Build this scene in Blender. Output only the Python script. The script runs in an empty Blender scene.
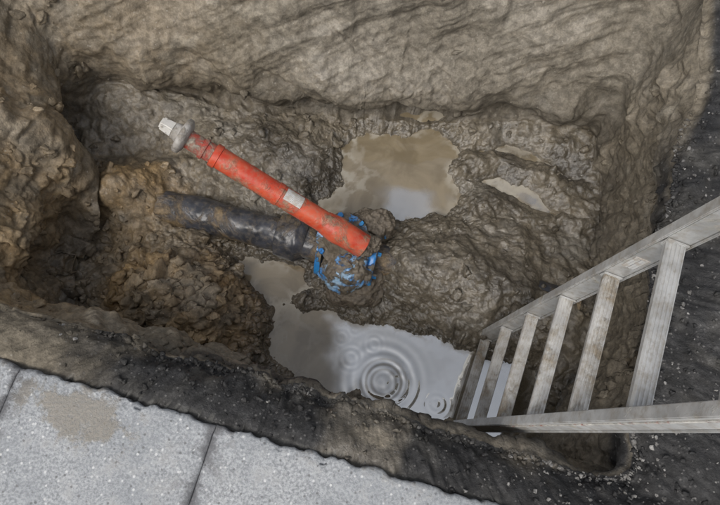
import bpy, bmesh, math, numpy as np
from mathutils import Vector, Matrix
rng = np.random.default_rng(7)
scene = bpy.context.scene
M32 = np.uint32

# ------------------------------------------------------------------ noise
def _h(ix, iy, iz, seed):
    n = ix.astype(M32)*M32(374761393) + iy.astype(M32)*M32(668265263) + iz.astype(M32)*M32(2246822519) + M32((seed*3266489917) & 0xffffffff)
    n = (n ^ (n >> M32(13)))*M32(1274126177)
    n = (n ^ (n >> M32(15)))*M32(2654435761)
    return (n ^ (n >> M32(16))).astype(np.float64)/4294967295.0
def vnoise(x, y, z, seed=0):
    x0 = np.floor(x); y0 = np.floor(y); z0 = np.floor(z)
    fx = x-x0; fy = y-y0; fz = z-z0
    fx = fx*fx*fx*(fx*(fx*6-15)+10); fy = fy*fy*fy*(fy*(fy*6-15)+10); fz = fz*fz*fz*(fz*(fz*6-15)+10)
    x0 = x0.astype(np.int64); y0 = y0.astype(np.int64); z0 = z0.astype(np.int64)
    def c(a, b, d): return _h(x0+a, y0+b, z0+d, seed)
    a = c(0,0,0)*(1-fx)+c(1,0,0)*fx
    b = c(0,1,0)*(1-fx)+c(1,1,0)*fx
    e = c(0,0,1)*(1-fx)+c(1,0,1)*fx
    f = c(0,1,1)*(1-fx)+c(1,1,1)*fx
    return ((a*(1-fy)+b*fy)*(1-fz) + (e*(1-fy)+f*fy)*fz)*2-1
def fbm(x, y, z, sc=1.0, octv=4, seed=0, gain=0.5, ridged=False):
    out = 0; amp = 1; tot = 0
    for o in range(octv):
        f = sc*(2.03**o)
        ca, sa = math.cos(0.7*o+0.3), math.sin(0.7*o+0.3)
        xx = (x*ca-z*sa)*f+o*17.3; zz = (x*sa+z*ca)*f+o*5.1; yy = y*f+o*9.7
        xx, yy = xx*0.8-yy*0.6, xx*0.6+yy*0.8
        n = vnoise(xx, yy, zz, seed+o)
        if ridged: n = 1-2*np.abs(n)
        out = out+n*amp; tot += amp; amp *= gain
    return out/tot*1.5
def sstep(a, b, x):
    t = np.clip((x-a)/(b-a), 0, 1); return t*t*(3-2*t)
def worley(x, y, z, sc, seed):
    x = x*sc; y = y*sc; z = z*sc
    x0 = np.floor(x).astype(np.int64); y0 = np.floor(y).astype(np.int64); z0 = np.floor(z).astype(np.int64)
    f1 = np.full(x.shape, 9.0); f2 = np.full(x.shape, 9.0); cid = np.zeros(x.shape)
    for a in (-1, 0, 1):
        for b in (-1, 0, 1):
            for c in (-1, 0, 1):
                ix, iy, iz = x0+a, y0+b, z0+c
                h1 = _h(ix, iy, iz, seed); h2 = _h(ix, iy, iz, seed+1); h3 = _h(ix, iy, iz, seed+2)
                d = np.sqrt((ix+h1-x)**2+(iy+h2-y)**2+(iz+h3-z)**2)
                cl = d < f1
                f2 = np.where(cl, f1, np.minimum(f2, d)); cid = np.where(cl, h1, cid); f1 = np.where(cl, d, f1)
    return f1, f2, cid

# ------------------------------------------------------------------ mesh helpers
def mesh_from_arrays(name, V, F):
    me = bpy.data.meshes.new(name)
    F = np.asarray(F, dtype=np.int32); n = F.shape[1]
    me.vertices.add(len(V)); me.vertices.foreach_set("co", np.ascontiguousarray(V, dtype=np.float32).ravel())
    me.loops.add(F.size); me.loops.foreach_set("vertex_index", F.ravel())
    me.polygons.add(len(F)); me.polygons.foreach_set("loop_start", np.arange(0, F.size, n, dtype=np.int32))
    me.polygons.foreach_set("use_smooth", np.ones(len(F), dtype=bool))
    me.update(calc_edges=True); me.validate()
    return me
def grid_faces(R, C, wrap=False, flip=False):
    r = np.arange(R-1)[:, None]; c = np.arange(C if wrap else C-1)[None, :]
    c2 = (c+1) % C
    a = r*C+c; b = r*C+c2; d = (r+1)*C+c2; e = (r+1)*C+c
    F = np.stack([a, b, d, e], -1).reshape(-1, 4)
    return F[:, ::-1] if flip else F
def add_attr(me, name, kind, arr):
    at = me.attributes.new(name, kind, 'POINT')
    if kind == 'FLOAT_COLOR':
        a = np.ones((len(arr), 4), np.float32); a[:, :3] = arr
        at.data.foreach_set("color", a.ravel())
    else:
        at.data.foreach_set("value", np.asarray(arr, np.float32))
def mkobj(name, me, mat=None, parent=None):
    ob = bpy.data.objects.new(name, me); scene.collection.objects.link(ob)
    if mat: me.materials.append(mat)
    if parent: ob.parent = parent
    return ob
def empty(name, mat=None):
    e = bpy.data.objects.new(name, None); scene.collection.objects.link(e)
    e.empty_display_size = 0.1
    if mat is not None: e.matrix_world = mat
    return e

# ------------------------------------------------------------------ node helpers
class NT:
    def __init__(s, name):
        s.mat = bpy.data.materials.new(name); s.mat.use_nodes = True
        s.t = s.mat.node_tree; s.t.nodes.clear()
        s.out = s.n('ShaderNodeOutputMaterial'); s.b = s.n('ShaderNodeBsdfPrincipled')
        s.l(s.b.outputs[0], s.out.inputs[0])
        s.co = s.n('ShaderNodeTexCoord').outputs['Object']
    def n(s, t, **k):
        x = s.t.nodes.new(t)
        for a, v in k.items(): setattr(x, a, v)
        return x
    def l(s, a, b): s.t.links.new(a, b)
    def put(s, sock, v):
        if isinstance(v, bpy.types.NodeSocket): s.l(v, sock)
        elif isinstance(v, tuple) and len(v) == 3 and sock.type == 'RGBA': sock.default_value = (*v, 1)
        else: sock.default_value = v
    def noise(s, sc, det=4, rough=0.6, dist=0.0, co=None):
        x = s.n('ShaderNodeTexNoise'); x.inputs['Scale'].default_value = sc; x.inputs['Detail'].default_value = det
        x.inputs['Roughness'].default_value = rough; x.inputs['Distortion'].default_value = dist
        s.l(co or s.co, x.inputs['Vector']); return x.outputs['Fac']
    def ramp(s, f, a, b, va=0.0, vb=1.0):
        x = s.n('ShaderNodeMapRange'); x.interpolation_type = 'SMOOTHSTEP'
        s.put(x.inputs[0], f); x.inputs[1].default_value = a; x.inputs[2].default_value = b
        s.put(x.inputs[3], va); s.put(x.inputs[4], vb); return x.outputs[0]
    def m(s, op, a, b=0.0):
        x = s.n('ShaderNodeMath'); x.operation = op; s.put(x.inputs[0], a); s.put(x.inputs[1], b); return x.outputs[0]
    def mix(s, f, a, b, mode='MIX'):
        x = s.n('ShaderNodeMix'); x.data_type = 'RGBA'; x.blend_type = mode
        s.put(x.inputs[0], f); s.put(x.inputs[6], a); s.put(x.inputs[7], b); return x.outputs[2]
    def attr(s, name, out='Fac'):
        x = s.n('ShaderNodeAttribute'); x.attribute_name = name; return x.outputs[out]
    def bump(s, h, st, d, nrm=None):
        x = s.n('ShaderNodeBump'); x.inputs['Strength'].default_value = st; x.inputs['Distance'].default_value = d
        s.l(h, x.inputs['Height'])
        if nrm: s.l(nrm, x.inputs['Normal'])
        return x.outputs[0]
    def fin(s, col, rough, nrm=None, metal=0.0, spec=0.5):
        s.put(s.b.inputs['Base Color'], col); s.put(s.b.inputs['Roughness'], rough)
        s.put(s.b.inputs['Metallic'], metal); s.put(s.b.inputs['Specular IOR Level'], spec)
        if nrm: s.l(nrm, s.b.inputs['Normal'])
        return s.mat

MUD = (0.19, 0.155, 0.112)
def mat_ground():
    k = NT('mud_and_asphalt')
    col = k.attr('Col', 'Color'); wet = k.attr('wet'); asp = k.attr('asph')
    n2 = k.noise(30, 5, 0.68)
    n3 = k.noise(150, 2, 0.6)
    vv = k.m('MULTIPLY', k.ramp(n2, 0.3, 0.7, 0.64, 1.32), k.ramp(n3, 0.3, 0.7, 0.88, 1.12))
    comb = k.n('ShaderNodeCombineXYZ')
    for i in range(3): k.l(vv, comb.inputs[i])
    c = k.mix(1.0, col, comb.outputs[0], 'MULTIPLY')
    v = k.n('ShaderNodeTexVoronoi'); v.inputs['Scale'].default_value = 95; k.l(k.co, v.inputs['Vector'])
    sep = k.n('ShaderNodeSeparateColor'); k.l(v.outputs['Color'], sep.inputs[0])
    spot = k.ramp(v.outputs['Distance'], 0.42, 0.2)
    agm = k.m('MULTIPLY', k.m('MULTIPLY', k.ramp(sep.outputs[0], 0.6, 1.0, 0.0, 0.7), asp), spot)
    c = k.mix(agm, c, (0.15, 0.145, 0.14))
    gr = k.m('MULTIPLY', k.m('MULTIPLY', spot, k.ramp(sep.outputs[1], 0.93, 0.97)), k.m('SUBTRACT', 1.0, asp))
    c = k.mix(k.m('MULTIPLY', gr, 0.5), c, (0.36, 0.33, 0.28))
    h = k.m('ADD', k.m('MULTIPLY', n2, 1.0), k.m('MULTIPLY', n3, 0.14))
    h = k.m('ADD', h, k.m('MULTIPLY', agm, 0.25))
    nr = k.bump(h, 0.55, 0.016)
    wn = k.m('ADD', wet, k.ramp(n2, 0.35, 0.7, -0.25, 0.25))
    r = k.ramp(wn, 0.0, 1.0, 0.75, 0.20)
    return k.fin(c, r, nr, spec=k.ramp(wet, .2, 1.0, .4, .75))
def mat_water():
    k = NT('muddy_water')
    sc = k.attr('scum_glint'); silt_reflcut = k.attr('silt_reflcut')
    n = k.noise(5, 4, 0.6, 0.8)
    c = k.mix(k.ramp(n, 0.35, 0.65), (0.17, 0.135, 0.083), (0.26, 0.212, 0.138))
    c = k.mix(sc, c, (0.40, 0.37, 0.31))
    nr = k.bump(k.noise(11, 2, 0.5), 0.06, 0.008)
    k.fin(c, 0.5, nr, spec=0.2)
    g = k.n('ShaderNodeBsdfGlossy'); g.inputs['Color'].default_value = (0.95, 0.98, 1, 1); g.inputs['Roughness'].default_value = 0.03
    k.l(nr, g.inputs['Normal'])
    lw = k.n('ShaderNodeFresnel'); lw.inputs['IOR'].default_value = 1.7
    mx = k.n('ShaderNodeMixShader')
    f = k.m('MULTIPLY', k.m('ADD', lw.outputs[0], k.ramp(silt_reflcut, 0, 1, 0.50, 0.0)), k.ramp(sc, 0, 1, 1.0, 0.2))  # mask fades the sky reflection, not only where silt lies
    k.l(f, mx.inputs[0]); k.l(k.b.outputs[0], mx.inputs[1]); k.l(g.outputs[0], mx.inputs[2])
    k.l(mx.outputs[0], k.out.inputs[0]); return k.mat
def mat_muddy(name, base, rough=0.45, cover=0.5, soft=0.06, mud=MUD, scale=7, base2=None, metal=0.0, fine=0.35, bumpd=0.006, mudrough=.5, filmcol=(0.28, 0.235, 0.175)):
    k = NT(name)
    n = k.noise(scale, 7, 0.68, 0.4); f = k.ramp(n, 0.5-(cover-0.5)*0.6-soft, 0.5-(cover-0.5)*0.6+soft)
    b = base
    if base2: b = k.mix(k.ramp(k.noise(14, 4), 0.35, 0.65), base, base2)
    n40 = k.noise(45, 6, 0.7)
    film = k.ramp(n40, 0.42, 0.72, 0, fine)
    b = k.mix(film, b, filmcol)
    mc = k.mix(k.ramp(n40, 0.3, 0.7), tuple(x*0.6 for x in mud), tuple(x*1.4 for x in mud))
    c = k.mix(f, b, mc)
    h = k.m('ADD', k.m('MULTIPLY', f, 0.8), k.m('MULTIPLY', n40, k.ramp(f, 0, 1, 0.12, 0.8)))
    r = k.ramp(f, 0, 1, rough, mudrough)
    return k.fin(c, r, k.bump(h, 0.6, bumpd), metal=k.ramp(f, 0, 0.4, metal, 0.0) if metal else 0.0)
def mat_slab():
    k = NT('granite_paving')
    n1 = k.noise(4, 5, 0.6); n2 = k.noise(130, 5, 0.75); n3 = k.noise(18, 6, 0.7)
    c = k.mix(k.ramp(n2, 0.36, 0.64), (0.20, 0.21, 0.218), (0.48, 0.49, 0.50))
    c = k.mix(k.ramp(n1, 0.3, 0.7, 0, 0.6), c, (0.26, 0.275, 0.29))
    c = k.mix(k.ramp(n3, 0.50, 0.66, 0, 0.45), c, (0.58, 0.58, 0.57))
    v = k.n('ShaderNodeTexVoronoi'); v.inputs['Scale'].default_value = 90; k.l(k.co, v.inputs['Vector'])
    sep = k.n('ShaderNodeSeparateColor'); k.l(v.outputs['Color'], sep.inputs[0])
    sp_ = k.ramp(v.outputs['Distance'], 0.42, 0.2)
    c = k.mix(k.m('MULTIPLY', sp_, k.ramp(sep.outputs[0], .78, .9, 0, .7)), c, (0.11, 0.11, 0.11))
    c = k.mix(k.m('MULTIPLY', sp_, k.ramp(sep.outputs[1], .84, .93, 0, .7)), c, (0.70, 0.70, 0.69))
    st = k.attr('stain')
    sm = k.ramp(k.m('ADD', st, k.ramp(n3, 0.25, 0.75, -0.5, 0.5)), 0.35, 0.8)
    sm = k.m('MULTIPLY', sm, k.ramp(n2, .3, .6, .5, 1))
    c = k.mix(k.m('MULTIPLY', sm, 0.75), c, (0.27, 0.235, 0.18))
    jd = k.attr('edge')
    c = k.mix(k.ramp(k.m('ADD', jd, k.ramp(n3, 0.3, 0.7, -0.5, 0.5)), 0.1, 1.1, 0, .85), c, (0.085, 0.085, 0.09))
    h = k.m('ADD', k.m('MULTIPLY', n2, 0.6), k.m('ADD', n3, k.m('MULTIPLY', sm, 0.4)))
    return k.fin(c, k.ramp(n1, 0.3, 0.7, 0.4, 0.75), k.bump(h, 0.7, 0.006))
def mat_stone():
    k = NT('crushed_stone')
    col = k.attr('Col', 'Color')
    return k.fin(k.mix(k.ramp(k.noise(80, 4), 0.3, 0.7, 0, 0.5), col, (0.12, 0.11, 0.10)), 0.6)
def mat_label():
    k = NT('printed_label')
    w = k.n('ShaderNodeTexBrick'); w.inputs['Scale'].default_value = 60
    w.inputs['Color1'].default_value = (0.12, 0.12, 0.14, 1); w.inputs['Color2'].default_value = (0.45, 0.45, 0.47, 1); w.inputs['Mortar'].default_value = (0.62, 0.62, 0.6, 1)
    w.inputs['Mortar Size'].default_value = 0.08
    k.l(k.co, w.inputs['Vector'])
    c = k.mix(k.ramp(k.noise(50, 5), 0.42, 0.66, .1, .9), w.outputs[0], (0.42, 0.37, 0.31))
    return k.fin(c, 0.5)

G = mat_ground()
# ------------------------------------------------------------------ pit geometry (metres)
C0 = np.array([-0.05, 0.80])
TOP = [(-1.46, 0.52), (0.74, -0.083), (0.84, 0.30), (0.915, 0.607), (1.09, 1.09), (1.2, 1.45), (1.27, 1.76), (-0.2, 1.79), (-1.55, 1.88)]
BOT = [(-1.20, 0.46), (-0.6, 0.30), (0.72, -0.06), (0.93, 0.35), (1.06, 0.87), (1.10, 1.12), (1.12, 1.47), (-0.1, 1.54), (-1.22, 1.64), (-1.30, 1.36), (-1.15, 1.15), (-1.14, 1.02), (-1.28, 0.80), (-1.22, .62)]
def radial(poly, ang):
    R = np.full(len(ang), 99.0); dx, dy = np.cos(ang), np.sin(ang)
    P = np.array(poly)-C0
    for i in range(len(P)):
        a = P[i]; b = P[(i+1) % len(P)]; e = b-a
        den = dx*e[1]-dy*e[0]
        den = np.where(np.abs(den) < 1e-9, 1e-9, den)
        t = (a[0]*e[1]-a[1]*e[0])/den
        u = (a[0]*dy-a[1]*dx)/den
        ok = (t > 0) & (u >= -1e-6) & (u <= 1+1e-6)
        R = np.where(ok & (t < R), t, R)
    kx = np.hanning(41); kx /= kx.sum()
    return np.convolve(np.concatenate([R[-20:], R, R[:20]]), kx, 'valid')
POOLS = [
 [(-.375,.646),(-.13,.60),(.174,.53),(.474,.44),(.77,.37),(.83,.1),(.72,-.1),(.17,.03),(-.25,.255),(-.396,.40)],
 [(-.10,1.40),(.02,1.50),(.2,1.46),(.34,1.49),(.52,1.38),(.44,1.27),(.50,1.18),(.44,1.03),(.14,1.01),(-.18,1.05),(-.22,1.13),(-.05,1.22)],
 [(.50,1.22),(.64,1.245),(.82,1.16),(.93,1.05),(.90,1.02),(.77,1.09),(.62,1.185)],
 [(.52,1.37),(.70,1.42),(.92,1.33),(1.02,1.22),(.98,1.20),(.88,1.28),(.70,1.36)],
 [(-.58,.86),(-.27,.79),(-.2,.70),(-.36,.60),(-.54,.76)],
]
def sdf(poly, x, y):
    d = np.full(x.shape, 9.0); ins = np.zeros(x.shape, bool)
    for i in range(len(poly)):
        ax, ay = poly[i]; bx, by = poly[(i+1) % len(poly)]
        ex, ey = bx-ax, by-ay
        t = np.clip(((x-ax)*ex+(y-ay)*ey)/(ex*ex+ey*ey), 0, 1)
        d = np.minimum(d, np.hypot(x-ax-t*ex, y-ay-t*ey))
        cond = ((ay > y) != (by > y))
        with np.errstate(divide='ignore', invalid='ignore'):
            xi = (bx-ax)*(y-ay)/(by-ay+1e-12)+ax
        ins ^= cond & (x < xi)
    return np.where(ins, -d, d)
def gauss(x, y, cx, cy, sx, sy, rot=0.0):
    c, s = math.cos(rot), math.sin(rot)
    u = (x-cx)*c+(y-cy)*s; v = -(x-cx)*s+(y-cy)*c
    return np.exp(-(u/sx)**2-(v/sy)**2)
WL = -0.92
def pipe_y(x): return 0.834-0.259*x
def floor_z(x, y):
    o = np.zeros_like(x)
    z = -0.864+0.040*fbm(x, y, o, 2.6, 4, 11)+0.022*fbm(x, y, o, 9, 3, 21, gain=.5)
    d = (y-pipe_y(x))*0.968
    z += 0.135*np.exp(-(np.where(d > 0, d/0.16, d/0.20))**2)*sstep(.0, .22, x)*(1-0.35*sstep(.5, 1.0, x))
    z += 0.24*gauss(x, y, -.76, .56, .27, .20, -.3)
    z += 0.05*gauss(x, y, -.52, .44, .16, .12)
    z += 0.17*gauss(x, y, -1.06, 1.12, .19, .13)
    z += 0.06*gauss(x, y, -.42, 1.33, .30, .16)
    z += 0.13*gauss(x, y, -1.17, 1.62, .25, .16)
    z += 0.04*gauss(x, y, .80, 1.46, .25, .08)
    z -= 0.05*gauss(x, y, -1.12, .80, .14, .12)
    z -= 0.05*gauss(x, y, -1.0, 1.38, .14, .13)
    # keep the barrel of the pipe clear of mud on the left
    z -= 0.05*np.exp(-(d/.12)**2)*sstep(-.95, -.80, x)*sstep(.0, -.1, x)
    wob = 0.050*fbm(x, y, o, 5, 6, 31, gain=.68)
    s = np.full(x.shape, 9.0)
    for p in POOLS: s = np.minimum(s, sdf(p, x, y))
    s = s+wob*np.where((x > .55) & (y > .95), .5, 1)
    z = z+(-0.948-z)*sstep(0.06, -0.05, s)
    z = np.where((s > 0) & (s < .16), z-(z-WL-.008)*0.6*(1-s/.16), z)
    return z, s

NA = 1500
ang = np.linspace(0, 2*math.pi, NA, endpoint=False)
RT = radial(TOP, ang); RB = radial(BOT, ang)
cx, sy_ = np.cos(ang), np.sin(ang)
RT = RT+0.020*fbm(cx*3, sy_*3, cx*0, 2.5, 3, 5)+.008*fbm(cx*3, sy_*3, cx*0, 14, 3, 6)*(sy_ < .2)
RB = RB+0.022*fbm(cx*3, sy_*3, cx*0, 2.2, 2, 15)
n_out, n_wall, n_floor = 90, 170, 235
d_out = 45*(np.linspace(1, 0, n_out, endpoint=False)**5.0)
def slabq(x, y): return -0.27*x-0.963*(y+0.0315)
X = []; Y = []; Z = []; K = []
for d in d_out:
    r = RT+d; x = C0[0]+r*cx; y = C0[1]+r*sy_
    q = slabq(x, y)
    z = np.where(q > 0, -0.025, -0.006-0.05*sstep(-0.0, -0.15, q)*sstep(0.25, 0.0, d)*(y < .7))
    z = z-0.03*sstep(0.05, 0, d)
    # unseen bank beyond the far side, added to block sky reflection in the pools
    z = z+0.62*np.exp(-((y-2.75)/.62)**2)*np.exp(-(x/2.6)**4)*sstep(1.85, 2.2, y)
    X.append(x); Y.append(y); Z.append(z); K.append(np.zeros(NA))
zt = Z[-1]
xb = C0[0]+RB*cx; yb = C0[1]+RB*sy_
zb, _ = floor_z(xb, yb)
for i in range(n_wall):
    s = i/(n_wall-1)
    w = sstep(0, 1, np.full(NA, s))*0.5+s*0.5
    r = RT+(RB-RT)*w
    far = sstep(.45, .8, sy_)
    r = r-0.06*far*math.exp(-((s-.70)/.18)**2)+0.06*far*math.exp(-((s-.95)/.07)**2)
    left = sstep(-.6, -.9, cx)
    r = r-0.05*left*math.exp(-((s-.50)/.22)**2)
    ll = sstep(-.6, -.9, cx)*sstep(-.05, -.22, sy_)      # overhanging shelf by the left corner
    r = r-0.11*ll*math.exp(-((s-.28)/.16)**2)
    cav = np.exp(-((yb-.80)/.17)**2)*(xb < -.9)          # hollow washed out beside the pipe
    r = r-0.11*cav*math.exp(-((s-.45)/.16)**2)+.09*cav*math.exp(-((s-.85)/.13)**2)
    cav2 = np.exp(-((yb-1.40)/.13)**2)*(xb < -.9)
    r = r-0.05*cav2*math.exp(-((s-.45)/.16)**2)+.07*cav2*math.exp(-((s-.85)/.12)**2)
    r = r-0.05*math.exp(-((s-.04)/.04)**2)*(sy_ < -.2)*0.5
    z = zt+(zb-zt)*(s**1.05)
    X.append(C0[0]+r*cx); Y.append(C0[1]+r*sy_); Z.append(z); K.append(np.full(NA, 0.02+s*0.98))
for i in range(1, n_floor+1):
    f = 1-i/(n_floor+0.3)
    x = C0[0]+RB*f*cx; y = C0[1]+RB*f*sy_
    z, _ = floor_z(x, y)
    X.append(x); Y.append(y); Z.append(z); K.append(np.full(NA, 2.0))
X = np.array(X); Y = np.array(Y); Z = np.array(Z); K = np.array(K)
R = X.shape[0]
P = np.stack([X, Y, Z], -1)
Pp = np.concatenate([P[:, -1:], P, P[:, :1]], 1)
dA = (Pp[:, 2:]-Pp[:, :-2]); dR = np.gradient(P, axis=0)
N = np.cross(dA, dR); N /= (np.linalg.norm(N, axis=-1, keepdims=True)+1e-12)
if N[-50:, :, 2].mean() < 0: N = -N
for _ in range(14):
    N[1:-1] = (N[:-2]+N[2:]+N[1:-1])/3
N /= (np.linalg.norm(N, axis=-1, keepdims=True)+1e-12)
x, y, z = X.ravel(), Y.ravel(), Z.ravel(); k = K.ravel()
wall = ((k > 0) & (k < 1.5)).astype(float)*sstep(0, .08, k)
flo = (k >= 1.5).astype(float); out = (k <= 0.02).astype(float)
_, S = floor_z(x, y)
S = np.where(k < 1.5, 1.0, S)
pool = sstep(0.03, -0.03, S)
q = slabq(x, y)
ro = np.hypot(x-C0[0], y-C0[1])
wx1 = .022*fbm(x, y, z, 6, 2, 141); wz1 = .022*fbm(x, y, z, 6, 2, 151)
xw, yw, zw = x+wx1, y+wz1, z+wx1-wz1
n_lo = fbm(x, y, z, 2.4, 3, 41)
n_mid = .65*fbm(xw, yw, zw, 6.5, 3, 55)+.35*fbm(xw, yw, zw, 5.5, 3, 51, ridged=True)
n_hi = fbm(xw, yw, zw, 24, 4, 61, gain=.6)
farw = wall*sstep(1.3, 1.5, y)
# bucket-tooth scrapes dragged diagonally over the far face
u1 = x*.93+z*.36; v1 = -x*.36+z*.93
streak = fbm(u1*1.1, y*.4, v1*13, 1.2, 4, 71, gain=.55)
u2_ = x*.80-z*.6; v2_ = x*.6+z*.8
streak2 = np.maximum(fbm(u2_*.7, y*.3, v2_*9, 1.3, 3, 77, gain=.5)-.15, 0)*sstep(-.1, .4, fbm(x, y, z, 1.8, 2, 78))
clump = fbm(xw, yw, zw, 14, 3, 81, gain=.55)
claym = gauss(x, y, -.76, .56, .36, .28, -.3)*flo
cm = np.clip(claym*1.5+flo*.30*(1-pool)+wall*.30*(1-.8*farw)+wall*sstep(-.85, -1.1, x)*.4+wall*sstep(.6, .9, k)*.4, 0, 1)
near_m = ro < 2.3
def chunks(sc, seed):
    o_ = np.zeros_like(x); id_ = np.zeros_like(x)
    f1, f2, c_ = worley(x[near_m]+2.2*wx1[near_m], y[near_m]+2.2*wz1[near_m], z[near_m]-2.0*wx1[near_m], sc, seed)
    o_[near_m] = sstep(0.0, .30, f2-f1)*(.25+.75*c_)*(1-.35*f1); id_[near_m] = c_
    return o_, id_
ck1, id1 = chunks(11, 501); ck2, id2 = chunks(25, 521)
patchy = sstep(-.25, .45, fbm(x, y, z, 4, 3, 541))
D = wall*(0.060*n_lo+0.034*n_mid*(1-.5*farw*sstep(.8,.55,k))+0.009*n_hi*(1-.5*farw)) + farw*(0.016*streak-.055*streak2)*sstep(.85, .6, k)
D += wall*0.012*clump*(1-farw*.75)
D += flo*(1-pool)*(0.024*n_mid+0.009*n_hi+0.007*clump)
D += cm*(1-pool)*(.15+.85*patchy)*(.034*ck1+.016*ck2)
D += claym*(0.022*clump+0.01*n_mid+.022*ck1+.010*ck2)
D += out*np.where(q > -.005, 0.001*n_hi, 0.010*n_mid+0.010*n_hi+.010*clump+.006*ck2)*sstep(5.0, 2.5, ro)
P = P.reshape(-1, 3)+N.reshape(-1, 3)*D[:, None]
# colours (albedo) ------------------------------------------------
cn = fbm(x, y, z, 3.2, 4, 91); cn2 = fbm(xw, yw, zw, 9, 4, 95)
def lerp(c, c2, f): return c+(np.array(c2)[None]-c)*f[:, None]
col = np.tile(np.array([0.168, 0.143, 0.105]), (len(x), 1))
col = lerp(col, (0.240, 0.208, 0.160), sstep(-.2, .6, cn)*0.8)
gold = np.clip(claym*1.5, 0, 1)*.95+wall*sstep(-.85, -1.15, x)*sstep(1.7, 1.2, y)*0.42+flo*gauss(x, y, -1.0, 1.13, .24, .18)*.85+wall*sstep(-.4, -1.0, x)*.25
gold = np.clip(gold*(0.8+.8*cn2), 0, 1)
col = lerp(col, (0.265, 0.182, 0.092), gold)
pale = np.clip(wall*(sstep(.3, .8, cn2+.3*n_lo))*0.5, 0, 1)
col = lerp(col, (0.31, 0.28, 0.225), pale)
greyw = farw*sstep(-.6, .0, x)*.5
col = lerp(col, (0.205, 0.186, 0.153), greyw)
damp = flo*sstep(-.9, -.2, x)*(1-gold)*0.55+sstep(.11, .0, S)*0.3
damp = np.clip(damp*(0.85+.9*cn+.7*cn2), 0, 1)
col = lerp(col, (0.085, 0.073, 0.056), damp)
greyp = flo*(1-gold)*sstep(.25, .8, fbm(x, y, z, 5, 4, 601))*.6      # pale clay smears on the floor
col = lerp(col, (0.225, 0.205, 0.170), greyp)
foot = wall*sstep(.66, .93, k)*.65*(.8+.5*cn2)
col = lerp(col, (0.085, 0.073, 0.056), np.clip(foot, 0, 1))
col = col*(1+cm*.22*(id1-.5)*2)[:, None]
as_m = out*sstep(-1.05, -.55, x+.25*cn2)*(.6+.4*sstep(.5, .1, cn-.2))+out*sstep(.6, .75, x)
top_w = wall*sstep(.24, .08, k)*(y < .6)*sstep(-.9, -.4, x)
top_r = wall*sstep(.40, .12, k)*sstep(.6, .8, x)*sstep(1.15, .8, y)
as_m = np.clip(as_m+top_w+top_r, 0, 1)
dedge = ro-np.tile(RT, R)
lip = out*sstep(.85, 1.1, y)*sstep(.9, 1.0, x)*sstep(.045, .015, dedge)
as_m = as_m*(1-np.clip(lip, 0, 1))
as_m = np.where((out > 0) & (q < -.2) & (x < .5), as_m*.4, as_m)
as_m = as_m*(1-.9*sstep(.42, .62, gauss(x, y, .03, .045, .075, .032, -.2)+.10*cn2)*(out > 0))
asf = lerp(np.tile(np.array([0.024, 0.0235, 0.0235]), (len(x), 1)), (0.052, 0.049, 0.044), sstep(.1, .8, cn2+.4*cn))
col = col*(1-as_m[:, None])+asf*as_m[:, None]
colj = np.array([0.11, 0.108, 0.10]); mj = (out > 0) & (q > -.004)
col = np.where(mj[:, None], colj[None], col)
wet = np.clip(0.30+.36*flo+0.5*sstep(.16, .0, S)*flo+.3*cn-.05*as_m+.25*damp-.3*claym+.3*foot, 0, 1)
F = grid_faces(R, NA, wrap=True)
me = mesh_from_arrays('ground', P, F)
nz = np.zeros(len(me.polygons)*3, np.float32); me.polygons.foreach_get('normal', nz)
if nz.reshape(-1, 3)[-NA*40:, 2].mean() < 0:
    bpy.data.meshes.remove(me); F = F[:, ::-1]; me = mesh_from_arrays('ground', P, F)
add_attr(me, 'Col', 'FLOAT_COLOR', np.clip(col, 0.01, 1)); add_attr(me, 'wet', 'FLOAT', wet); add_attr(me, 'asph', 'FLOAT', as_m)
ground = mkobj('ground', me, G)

# ------------------------------------------------------------------ water
gx = np.arange(-1.35, 1.2, .006); gy = np.arange(-.15, 1.62, .006)
WX, WY = np.meshgrid(gx, gy); wx, wy = WX.ravel(), WY.ravel()
def ring(cx_, cy_, lam, rad, amp):
    r = np.hypot(wx-cx_, wy-cy_)
    return amp*np.sin(2*math.pi*r/lam)*np.exp(-((r-rad*.55)/(rad*.5))**2)
wz = WL+ring(.09, .295, .046, .17, .0013)+ring(.16, .275, .040, .08, .0006)+ring(-.04, .39, .026, .06, .0005)+ring(.06, .45, .024, .05, .0005)+ring(-.08, .48, .022, .04, .0004)+ring(.32, .20, .026, .05, .0003)+ring(-.02, .52, .022, .035, .0004)
wz = wz+.00025*fbm(wx, wy, wx*0, 12, 2, 3)
fz, ws = floor_z(wx, wy)
scn = fbm(wx, wy, wx*0, 12, 5, 201, ridged=True)
scum_glint = sstep(-.07, -.002, ws)*sstep(.35, .8, scn)*.7
scum_glint = np.clip(scum_glint+0.4*sstep(.45, .9, scn)*gauss(wx, wy, -.30, .42, .12, .3)+.7*sstep(.45, .9, scn)*gauss(wx, wy, -.02, 1.22, .10, .2)+.3*sstep(.4, .9, scn)*gauss(wx, wy, .68, 1.2, .22, .08, -.3), 0, .9)  # pale flecks: scum, plus sky glints on wet edges put into the colour
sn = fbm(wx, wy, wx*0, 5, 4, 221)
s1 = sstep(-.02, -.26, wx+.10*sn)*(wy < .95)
s2 = (wy > .95)*np.clip(1-sstep(.18, .04, np.abs(wx-.26)+.10*sn)*sstep(1.22, 1.12, wy+.05*sn), 0, 1)*.90  # upper pool: sky reflection masked out except a front strip
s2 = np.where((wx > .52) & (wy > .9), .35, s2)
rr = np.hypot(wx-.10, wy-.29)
ring_reflcut = .55*np.exp(-((rr-.075)/.035)**2)*(.5+.5*np.sin(rr/.023*6.28)) + .25*gauss(wx, wy, .12, .28, .07, .07)  # dark reflected rings of the ripple, painted into the mask
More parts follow.
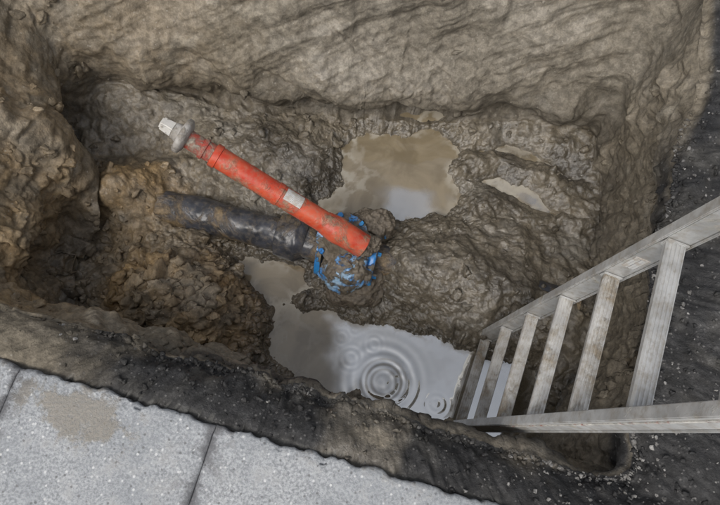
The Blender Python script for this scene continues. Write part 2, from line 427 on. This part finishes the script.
silt_reflcut = np.clip(s1+s2+ring_reflcut+sstep(-.035, .0, ws)*.5+.25*sstep(-.2, .6, fbm(wx, wy, wx*0, 7, 4, 231)), 0, 1)  # silty film on the left and shores, painted loss of reflection elsewhere
me = mesh_from_arrays('puddle_water', np.stack([wx, wy, wz], -1), grid_faces(len(gy), len(gx)))
add_attr(me, 'scum_glint', 'FLOAT', scum_glint); add_attr(me, 'silt_reflcut', 'FLOAT', silt_reflcut)
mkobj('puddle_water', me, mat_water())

# ------------------------------------------------------------------ clods & gravel
bm = bmesh.new(); bmesh.ops.create_icosphere(bm, subdivisions=3, radius=1.0)
ICO = np.array([v.co[:] for v in bm.verts]); IF = np.array([[v.index for v in f.verts] for f in bm.faces]); bm.free()
def scatter(name, weights, count, smin, smax, mat, seed, pw=2.5, colfn=None, rough=.35, sink=.3, flat=(.5, .95), smooth=True, ico=None):
    IC, IFc = ico if ico else (ICO, IF)
    r = np.random.default_rng(seed)
    w = weights/weights.sum(); idx = r.choice(len(w), count, p=w)
    s = smin+(smax-smin)*r.random(count)**pw
    Vs = []; Fs = []; Cs = []; Ws = []; As = []
    for i, (j, sz) in enumerate(zip(idx, s)):
        sc = np.array([1, r.uniform(.55, 1), r.uniform(*flat)])*sz
        Rm = np.array(Matrix.Rotation(r.uniform(0, 6.28), 3, Vector(r.normal(size=3))))
        v = IC.copy()
        for _ in range(6):
            pn = r.normal(size=3); pn /= np.linalg.norm(pn); dd = v @ pn; lim = r.uniform(.35, .8)
            v = v-np.clip(dd-lim, 0, 9)[:, None]*pn*.9
        n = vnoise(IC[:, 0]*1.4+i*3.7, IC[:, 1]*1.4+i, IC[:, 2]*1.4, 5)*rough+vnoise(IC[:, 0]*3.4+i*3.7, IC[:, 1]*3.4, IC[:, 2]*3.4+i, 9)*rough*.7
        v = (v*(1+n[:, None])*sc) @ Rm.T
        pos = P[j]+Nf[j]*sz*(1-sink)*.5
        Vs.append(v+pos); Fs.append(IFc+i*len(IC))
        c = colfn(r, j) if colfn else col[j]*r.uniform(.85, 1.15)
        Cs.append(np.tile(c, (len(IC), 1))); Ws.append(np.full(len(IC), wet[j])); As.append(np.full(len(IC), as_m[j]))
    me = mesh_from_arrays(name, np.concatenate(Vs), np.concatenate(Fs))
    if not smooth: me.polygons.foreach_set("use_smooth", np.zeros(len(me.polygons), bool))
    add_attr(me, 'Col', 'FLOAT_COLOR', np.concatenate(Cs)); add_attr(me, 'wet', 'FLOAT', np.concatenate(Ws)); add_attr(me, 'asph', 'FLOAT', np.concatenate(As))
    return mkobj(name, me, mat)
bm = bmesh.new(); bmesh.ops.create_icosphere(bm, subdivisions=2, radius=1.0)
ICO2 = (np.array([v.co[:] for v in bm.verts]), np.array([[v.index for v in f.verts] for f in bm.faces])); bm.free()
Nf = N.reshape(-1, 3)
area = np.where(flo > 0, ro, 1.0)
wcl = (claym*5+flo*.30*(1-pool)+wall*.12*(1-farw*.7)*(k > .1)+wall*sstep(-.9, -1.1, x)*.3)*area*(S > .03)*(P[:, 2] > WL)
wcl = np.where(np.isfinite(wcl), wcl, 0)
scatter('mud_clods', wcl, 1200, .005, .036, G, 3, pw=2.8, sink=.9)
near = (out > 0)*(q < -.008)*(ro < 2.2)*(k < 1)
scatter('asphalt_crumbs', near*(0.15+as_m)*sstep(2.2, 1.2, ro)*(y < 1.3), 1500, .003, .013, G, 5, pw=2.5, rough=.45, sink=.8, ico=ICO2)
def gcol(r, j):
    g = r.uniform(.09, .34); return np.array([g, g*.97, g*.92])
scatter('gravel', near*(as_m > .2)*(y < 1.2)*(.04+sstep(.2, .7, x)*(.4+sstep(.2, 0, y))), 650, .003, .009, mat_stone(), 6, pw=1.8, colfn=gcol, rough=.4, smooth=False, sink=.8, ico=ICO2)

# ------------------------------------------------------------------ pavement
slab_m = mat_slab()
e1 = np.array([.963, -.27]); e2 = np.array([-.27, -.963]); e2 /= np.linalg.norm(e2); e1 /= np.linalg.norm(e1)
pav = empty('pavement')
def slab(s0, s1, v0, v1, res, name):
    def axis(a, b):
        inner = np.linspace(a+.014, b-.014, max(3, int((b-a)/res)))
        return np.concatenate([[a, a, a+.003, a+.008], inner, [b-.008, b-.003, b, b]]), np.concatenate([[0, 1, 2, 3], np.full(len(inner), 4), [3, 2, 1, 0]])
    u, uc = axis(s0, s1); v, vc = axis(v0, v1)
    U, V = np.meshgrid(u, v); UC, VC = np.meshgrid(uc, vc)
    lev = np.minimum(UC, VC)
    zz = np.choose(lev, [-.06, -.006, -.002, -.0005, 0.0])+.014
    # joints are packed with dirt: only a shallow groove between stones
    zz = np.where((UC == 0) & (VC > 0), .005, zz); zz = np.where((UC == 1) & (VC > 1), .010, zz)
    wx_ = U*e1[0]+V*e2[0]; wy_ = -.0315+U*e1[1]+V*e2[1]
    n = fbm(wx_.ravel(), wy_.ravel(), wx_.ravel()*0, 30, 4, 301).reshape(U.shape)
    n2 = fbm(wx_.ravel(), wy_.ravel(), wx_.ravel()*0, 5, 3, 311).reshape(U.shape)
    zz = zz+np.where(lev > 0, .0012*n+.002*n2, 0)
    eu = np.exp(-np.minimum(U-s0, s1-U)/.02); ev = np.exp(-np.minimum(V-v0, v1-V)/.02)
    zz = zz-np.where(lev > 0, .010*np.clip(n+.1, 0, 1)*np.maximum(eu*.4, ev), 0)
    wy_ = wy_+np.where(V < v0+.02, .010*n+.008*n2, 0)
    me = mesh_from_arrays(name, np.stack([wx_, wy_, zz], -1).reshape(-1, 3), grid_faces(len(v), len(u), flip=True))
    st = np.clip(1.1*gauss(wx_, wy_, -.74, .085, .12, .06, -.4)+.6*gauss(wx_, wy_, -1.0, .18, .25, .05, -.3), 0, 1)+.25*np.exp(-(V-v0)/.025)
    add_attr(me, 'stain', 'FLOAT', st.ravel())
    add_attr(me, 'edge', 'FLOAT', np.clip(np.exp(-np.minimum(U-s0, s1-U)/.028)*1.1+.35*np.exp(-(V-v0)/.008), 0, 1.1).ravel())
    mkobj(name, me, slab_m, pav)
js = [-4.0, -3.4, -2.8, -2.2, -1.58, -.982, -.404, .42, 1.0, 1.6, 2.2, 2.8, 3.4, 4.0]
i = 0
for r_ in range(4):
    for a, b in zip(js[:-1], js[1:]):
        off = .29*(r_ % 2)
        fine = (r_ == 0 and -1.7 < a < 1.0)
        slab(a+.0006+off, b-.0006+off, r_*.5, r_*.5+.492, .007 if fine else .04, 'slab_%d' % i); i += 1

# ------------------------------------------------------------------ pipe
def revolve(name, prof, origin, axis, mat, parent, seg=48, noise=0.0, nsc=8, seed=0, sub=0.01, ell=1.0):
    pts = []
    for (a, ra), (b, rb) in zip(prof[:-1], prof[1:]):
        L = math.hypot(b-a, rb-ra); n = max(1, int(L/sub))
        for t in range(n): pts.append((a+(b-a)*t/n, ra+(rb-ra)*t/n))
    pts.append(prof[-1])
    ax = Vector(axis).normalized(); up = Vector((0, 0, 1)) if abs(ax.z) < .9 else Vector((0, 1, 0))
    u = ax.cross(up).normalized(); w = ax.cross(u)
    th = np.linspace(0, 2*math.pi, seg, endpoint=False)
    V = []
    for d, r_ in pts:
        for t in th: V.append(Vector(origin)+ax*d+(u*math.cos(t)*ell+w*math.sin(t))*r_)
    V = np.array([v[:] for v in V])
    if noise:
        cen = np.array([(Vector(origin)+ax*d)[:] for d, r_ in pts]).repeat(seg, 0)
        dirv = V-cen; ln = np.linalg.norm(dirv, axis=1, keepdims=True)+1e-6
        n = fbm(V[:, 0], V[:, 1], V[:, 2], nsc, 4, seed)
        V = V+dirv/ln*(noise*n)[:, None]*np.minimum(1, ln/.02)
    me = mesh_from_arrays(name, V, grid_faces(len(pts), seg, wrap=True))
    ob = mkobj(name, me, mat, parent)
    m = ob.modifiers.new('es', 'EDGE_SPLIT'); m.split_angle = math.radians(50)
    return ob
bit = mat_muddy('bitumen_pipe', (0.030, 0.033, 0.040), .3, .44, .08, mud=(.20, .145, .082), scale=5, base2=(.060, .064, .078), fine=.35, bumpd=.008)
pax = Vector((1, -.259, 0)).normalized()
pipe = empty('water_pipe')
revolve('pipe_barrel', [(0, .001), (0, .078), (2.5, .078), (2.5, .001)], (-1.5, pipe_y(-1.5), -.848), pax, bit, pipe, 96, .010, 8, 4, .006)
revolve('pipe_socket', [(0, .07), (0, .095), (.02, .10), (.09, .10), (.11, .09), (.13, .078)], Vector((-.36, pipe_y(-.36), -.848)), pax, bit, pipe, 96, .010, 14, 5, .006)

# ------------------------------------------------------------------ valve
blue = mat_muddy('blue_enamel_muddy', (0.015, 0.17, 0.50), .3, .52, .025, mud=(.14, .118, .088), scale=13, base2=(.03, .27, .62), fine=.25, bumpd=.012, mudrough=.35)
blue2 = mat_muddy('blue_wrap_muddy', (0.02, 0.21, 0.56), .3, .545, .025, mud=(.145, .122, .092), scale=12, base2=(.34, .50, .66), fine=.3, bumpd=.014, mudrough=.35)
mudm = mat_muddy('caked_mud', (0.13, .112, .085), .4, .7, .1, mud=(.145, .12, .09), scale=8, bumpd=.02, mudrough=.4)
vc_ = Vector((-.035, pipe_y(-.035), -.83))
taxis = Vector((-.637, .309, .30)).normalized()
TB = Vector((-.035, .822, -.60))
valve = empty('gate_valve')
revolve('body', [(-.12, .085), (-.07, .10), (-.03, .125), (.03, .125), (.07, .10), (.11, .085)], vc_, pax, blue, valve, 64, .008, 10, 3, .006)
revolve('flange_outlet', [(.085, .08), (.085, .150), (.092, .155), (.112, .155), (.118, .150), (.118, .08)], vc_, pax, blue, valve, 72, .008, 14, 6, .006)
revolve('flange_inlet', [(-.135, .08), (-.135, .135), (-.11, .138), (-.105, .08)], vc_, pax, blue, valve, 72, .008, 14, 7, .006)
bax = (TB-vc_).normalized()
bax = (bax+taxis*.35).normalized()
revolve('bonnet', [(.0, .11), (.08, .105), (.12, .09), (.14, .09), (.14, .118), (.165, .118), (.165, .085), (.20, .065), (.225, .05), (.235, .02), (.235, .001)], vc_, bax, blue2, valve, 64, .010, 12, 8, .006, ell=.9)
u_ = bax.cross(pax).normalized(); w_ = bax.cross(u_)
for b in range(6):
    a = b*math.pi/3+.3
    o = vc_+bax*.162+(u_*math.cos(a)+w_*math.sin(a))*.1
    revolve('bolt_%d' % b, [(0, .013), (.014, .013), (.014, .001)], o, bax, blue, valve, 6, 0, sub=.1)
u2 = pax.cross(Vector((0, 0, 1))).normalized(); w2 = pax.cross(u2)
for b in range(8):
    a = b*math.pi/4+.2
    o = vc_+pax*.116+(u2*math.cos(a)+w2*math.sin(a))*.125
    revolve('flange_bolt_%d' % b, [(-.05, .012), (.018, .012), (.018, .001)], o, pax, blue, valve, 6, 0, sub=.1)
def lump(name, c, s, mat, parent, seed, amp=.25, fr=1.3):
    bm = bmesh.new(); bmesh.ops.create_icosphere(bm, subdivisions=6, radius=1.0)
    V = np.array([v.co[:] for v in bm.verts]); Fc = np.array([[v.index for v in f.verts] for f in bm.faces]); bm.free()
    n = fbm(V[:, 0], V[:, 1], V[:, 2], fr, 6, seed, gain=.6)
    V = V*(1+amp*n[:, None])*np.array(s)+np.array(c)
    return mkobj(name, mesh_from_arrays(name, V, Fc), mat, parent)
lump('mud_cake', (-.055, .735, -.76), (.115, .10, .11), blue2, valve, 44)
lump('mud_cake_crown', (.05, .93, -.76), (.10, .09, .10), mudm, valve, 47, .3)
lump('mud_cake_base', (-.02, .70, -.86), (.14, .11, .07), mudm, valve, 45)

# ------------------------------------------------------------------ red extension spindle
red = mat_muddy('red_plastic', (0.48, 0.040, 0.016), .36, .40, .07, mud=(.26, .17, .11), scale=9, base2=(.60, .10, .045), fine=.5, bumpd=.003, filmcol=(.38, .21, .14))
redm = mat_muddy('red_plastic_dirty', (0.40, 0.06, 0.04), .45, .52, .08, mud=(.27, .23, .18), scale=22, fine=.7)
cast = mat_muddy('dirty_cast_metal', (0.46, 0.44, 0.41), .5, .40, .1, mud=(.26, .23, .19), scale=20, base2=(.30, .28, .26))
white = mat_muddy('worn_white_cap', (0.66, 0.64, 0.60), .5, .25, .08, mud=(.35, .31, .25), scale=30)
sp = empty('valve_extension_spindle')
revolve('base_bell', [(-.06, .050), (.0, .052), (.03, .052), (.06, .055), (.075, .055), (.11, .049), (.13, .046)], TB, taxis, red, sp, 48)
revolve('outer_tube', [(.09, .044), (.60, .043), (.602, .047), (.625, .047), (.628, .036), (.628, .02)], TB, taxis, red, sp, 48)
revolve('tube_collar', [(.33, .0435), (.332, .0462), (.352, .0462), (.354, .0435)], TB, taxis, red, sp, 48)
revolve('inner_tube', [(.62, .037), (.655, .037), (.657, .043), (.672, .043), (.674, .036), (.735, .036)], TB, taxis, redm, sp, 48)
revolve('cap_disc', [(.728, .02), (.73, .048), (.738, .064), (.745, .070), (.758, .070), (.764, .063), (.766, .035), (.79, .030), (.79, .001)], TB, taxis, cast, sp, 48, .002, 30, 9)
lump('clinging_mud', TB+Vector((.045, -.01, -.045)), (.07, .06, .045), mudm, sp, 52, .4)
def obox(name, c, ax, up, dims, mat, parent, taper=1.0, bev=.003):
    ax = Vector(ax).normalized(); y_ = Vector(up).cross(ax).normalized(); x_ = y_.cross(ax)
    bm = bmesh.new(); bmesh.ops.create_cube(bm, size=1)
    for v in bm.verts:
        f = taper if v.co.z > 0 else 1
        v.co = Vector((v.co.x*dims[0]*f, v.co.y*dims[1]*f, v.co.z*dims[2]))
    bmesh.ops.bevel(bm, geom=bm.edges[:], offset=bev, segments=2, affect='EDGES')
    Mx = Matrix((x_, y_, ax)).transposed()
    for v in bm.verts: v.co = Mx @ v.co+Vector(c)
    me = bpy.data.meshes.new(name); bm.to_mesh(me); bm.free()
    return mkobj(name, me, mat, parent)
obox('square_key', TB+taxis*.815, taxis, (.2, .3, 1), (.046, .046, .055), white, sp, .85, .006)
uu = taxis.cross(Vector((0, 0, 1))).normalized(); ww = uu.cross(taxis).normalized()
lv = []; nl, na = 12, 12
for i in range(nl+1):
    for j in range(na+1):
        t = math.radians(-25+70*j/na)
        lv.append((TB+taxis*(.245+.075*i/nl)+(ww*math.cos(t)+uu*math.sin(t))*.0453)[:])
me = mesh_from_arrays('label', np.array(lv), grid_faces(nl+1, na+1)); mkobj('label', me, mat_label(), sp)

# ------------------------------------------------------------------ ladder
alu = mat_muddy('aluminium_dirty', (0.58, 0.58, 0.565), .42, .27, .09, mud=(.32, .29, .23), scale=12, base2=(.42, .42, .41), metal=.3, fine=.6, bumpd=.002)
alum = mat_muddy('aluminium_muddy', (0.58, 0.57, 0.54), .5, .40, .10, mud=(.26, .22, .165), scale=16, base2=(.44, .43, .41), metal=.2, fine=.7, bumpd=.004)
redst = mat_muddy('red_stripe', (0.45, .20, .16), .5, .62, .06, mud=(.5, .48, .44), scale=26)
v = Vector((.126, -.045, 1.384)).normalized(); h0 = Vector((.345, .939, 0)); h = (h0-v*h0.dot(v)).normalized(); n = v.cross(h).normalized()
O = Vector((.467, .29, -.868))
Mw = Matrix(((h.x, n.x, v.x, O.x), (h.y, n.y, v.y, O.y), (h.z, n.z, v.z, O.z), (0, 0, 0, 1)))
lad = empty('ladder', Mw)
foot_m = mat_muddy('rubber_foot', (.03, .03, .03), .7, .5)
def box(name, c, d, mat, parent, bev=.003):
    bm = bmesh.new(); bmesh.ops.create_cube(bm, size=1)
    for vv in bm.verts: vv.co = Vector((vv.co.x*d[0]+c[0], vv.co.y*d[1]+c[1], vv.co.z*d[2]+c[2]))
    if bev: bmesh.ops.bevel(bm, geom=bm.edges[:], offset=bev, segments=2, affect='EDGES')
    me = bpy.data.meshes.new(name); bm.to_mesh(me); bm.free()
    return mkobj(name, me, mat, parent)
W = .184; LEN = 2.75
for sgn, nm in ((-1, 'near'), (1, 'far')):
    xr = sgn*(W+.011)
    box('stile_%s' % nm, (xr, 0, LEN/2-.10), (.020, .056, LEN), alu, lad, .004)
    box('lip_front_%s' % nm, (xr, .0300, LEN/2-.10), (.027, .007, LEN), alu, lad, .002)
    box('lip_back_%s' % nm, (xr, -.0300, LEN/2-.10), (.027, .007, LEN), alu, lad, .002)
    box('foot_%s' % nm, (xr, 0, -.115), (.032, .072, .05), foot_m, lad, .004)
box('stripe', (-(W+.0222), .012, 1.25), (.002, .005, 1.3), redst, lad, 0)
def rung(i, z):
    bm = bmesh.new()
    prof = [(-.018, -.013), (.018, -.013), (.0215, .006), (.018, .013)]
    for g in range(4):
        yy = .0132-g*.0088
        prof += [(yy+.0028, .013), (yy+.0018, .0105), (yy-.0018, .0105), (yy-.0028, .013)]
    prof += [(-.018, .013), (-.0215, .006)]
    A = [bm.verts.new((-W, p[0], z+p[1])) for p in prof]; B = [bm.verts.new((W, p[0], z+p[1])) for p in prof]
    m_ = len(prof)
    for a in range(m_): bm.faces.new((A[a], A[(a+1) % m_], B[(a+1) % m_], B[a]))
    bmesh.ops.recalc_face_normals(bm, faces=bm.faces[:])
    me = bpy.data.meshes.new('rung_%d' % i); bm.to_mesh(me); bm.free()
    mkobj('rung_%d' % i, me, alum if i < 5 else alu, lad)
    for sg in (-1, 1):
        box('ferrule_%d_%s' % (i, 'a' if sg > 0 else 'b'), (sg*(W-.003), 0, z), (.006, .050, .033), alu, lad, .002)
for i in range(9): rung(i, .01+i*.278)
box('sticker', (W+.0003, 0, 1.24), (.0030, .034, .07), mat_label(), lad, 0)

# ------------------------------------------------------------------ light, world, camera
el, az = math.radians(55), math.radians(215)
w = bpy.data.worlds.new('World'); scene.world = w; w.use_nodes = True
nt = w.node_tree; bg = nt.nodes['Background']
sky = nt.nodes.new('ShaderNodeTexSky'); sky.sky_type = 'NISHITA'; sky.sun_disc = False
sky.sun_elevation = el; sky.sun_rotation = az; sky.dust_density = 4; sky.air_density = 1.0; sky.ozone_density = 1
hs = nt.nodes.new('ShaderNodeHueSaturation'); hs.inputs['Saturation'].default_value = .30
nt.links.new(sky.outputs[0], hs.inputs['Color']); nt.links.new(hs.outputs[0], bg.inputs[0]); bg.inputs[1].default_value = .15
hs.inputs['Value'].default_value = 1.1
sd = bpy.data.lights.new('sun', 'SUN'); sd.energy = 1.2; sd.angle = math.radians(32); sd.color = (1, .96, .90)
so = bpy.data.objects.new('sun', sd); scene.collection.objects.link(so)
dirn = Vector((math.sin(az)*math.cos(el), math.cos(az)*math.cos(el), math.sin(el)))
so.rotation_euler = dirn.to_track_quat('Z', 'Y').to_euler()
cd = bpy.data.cameras.new('camera'); cam = bpy.data.objects.new('camera', cd); scene.collection.objects.link(cam)
cd.lens = 31; cd.sensor_width = 36; cd.clip_start = .02; cd.clip_end = 300
cam.location = (0, 0, 1.75); cam.rotation_euler = (math.radians(18), 0, 0)
scene.camera = cam
scene.view_settings.view_transform = 'Standard'; scene.view_settings.look = 'None'; scene.view_settings.exposure = 0
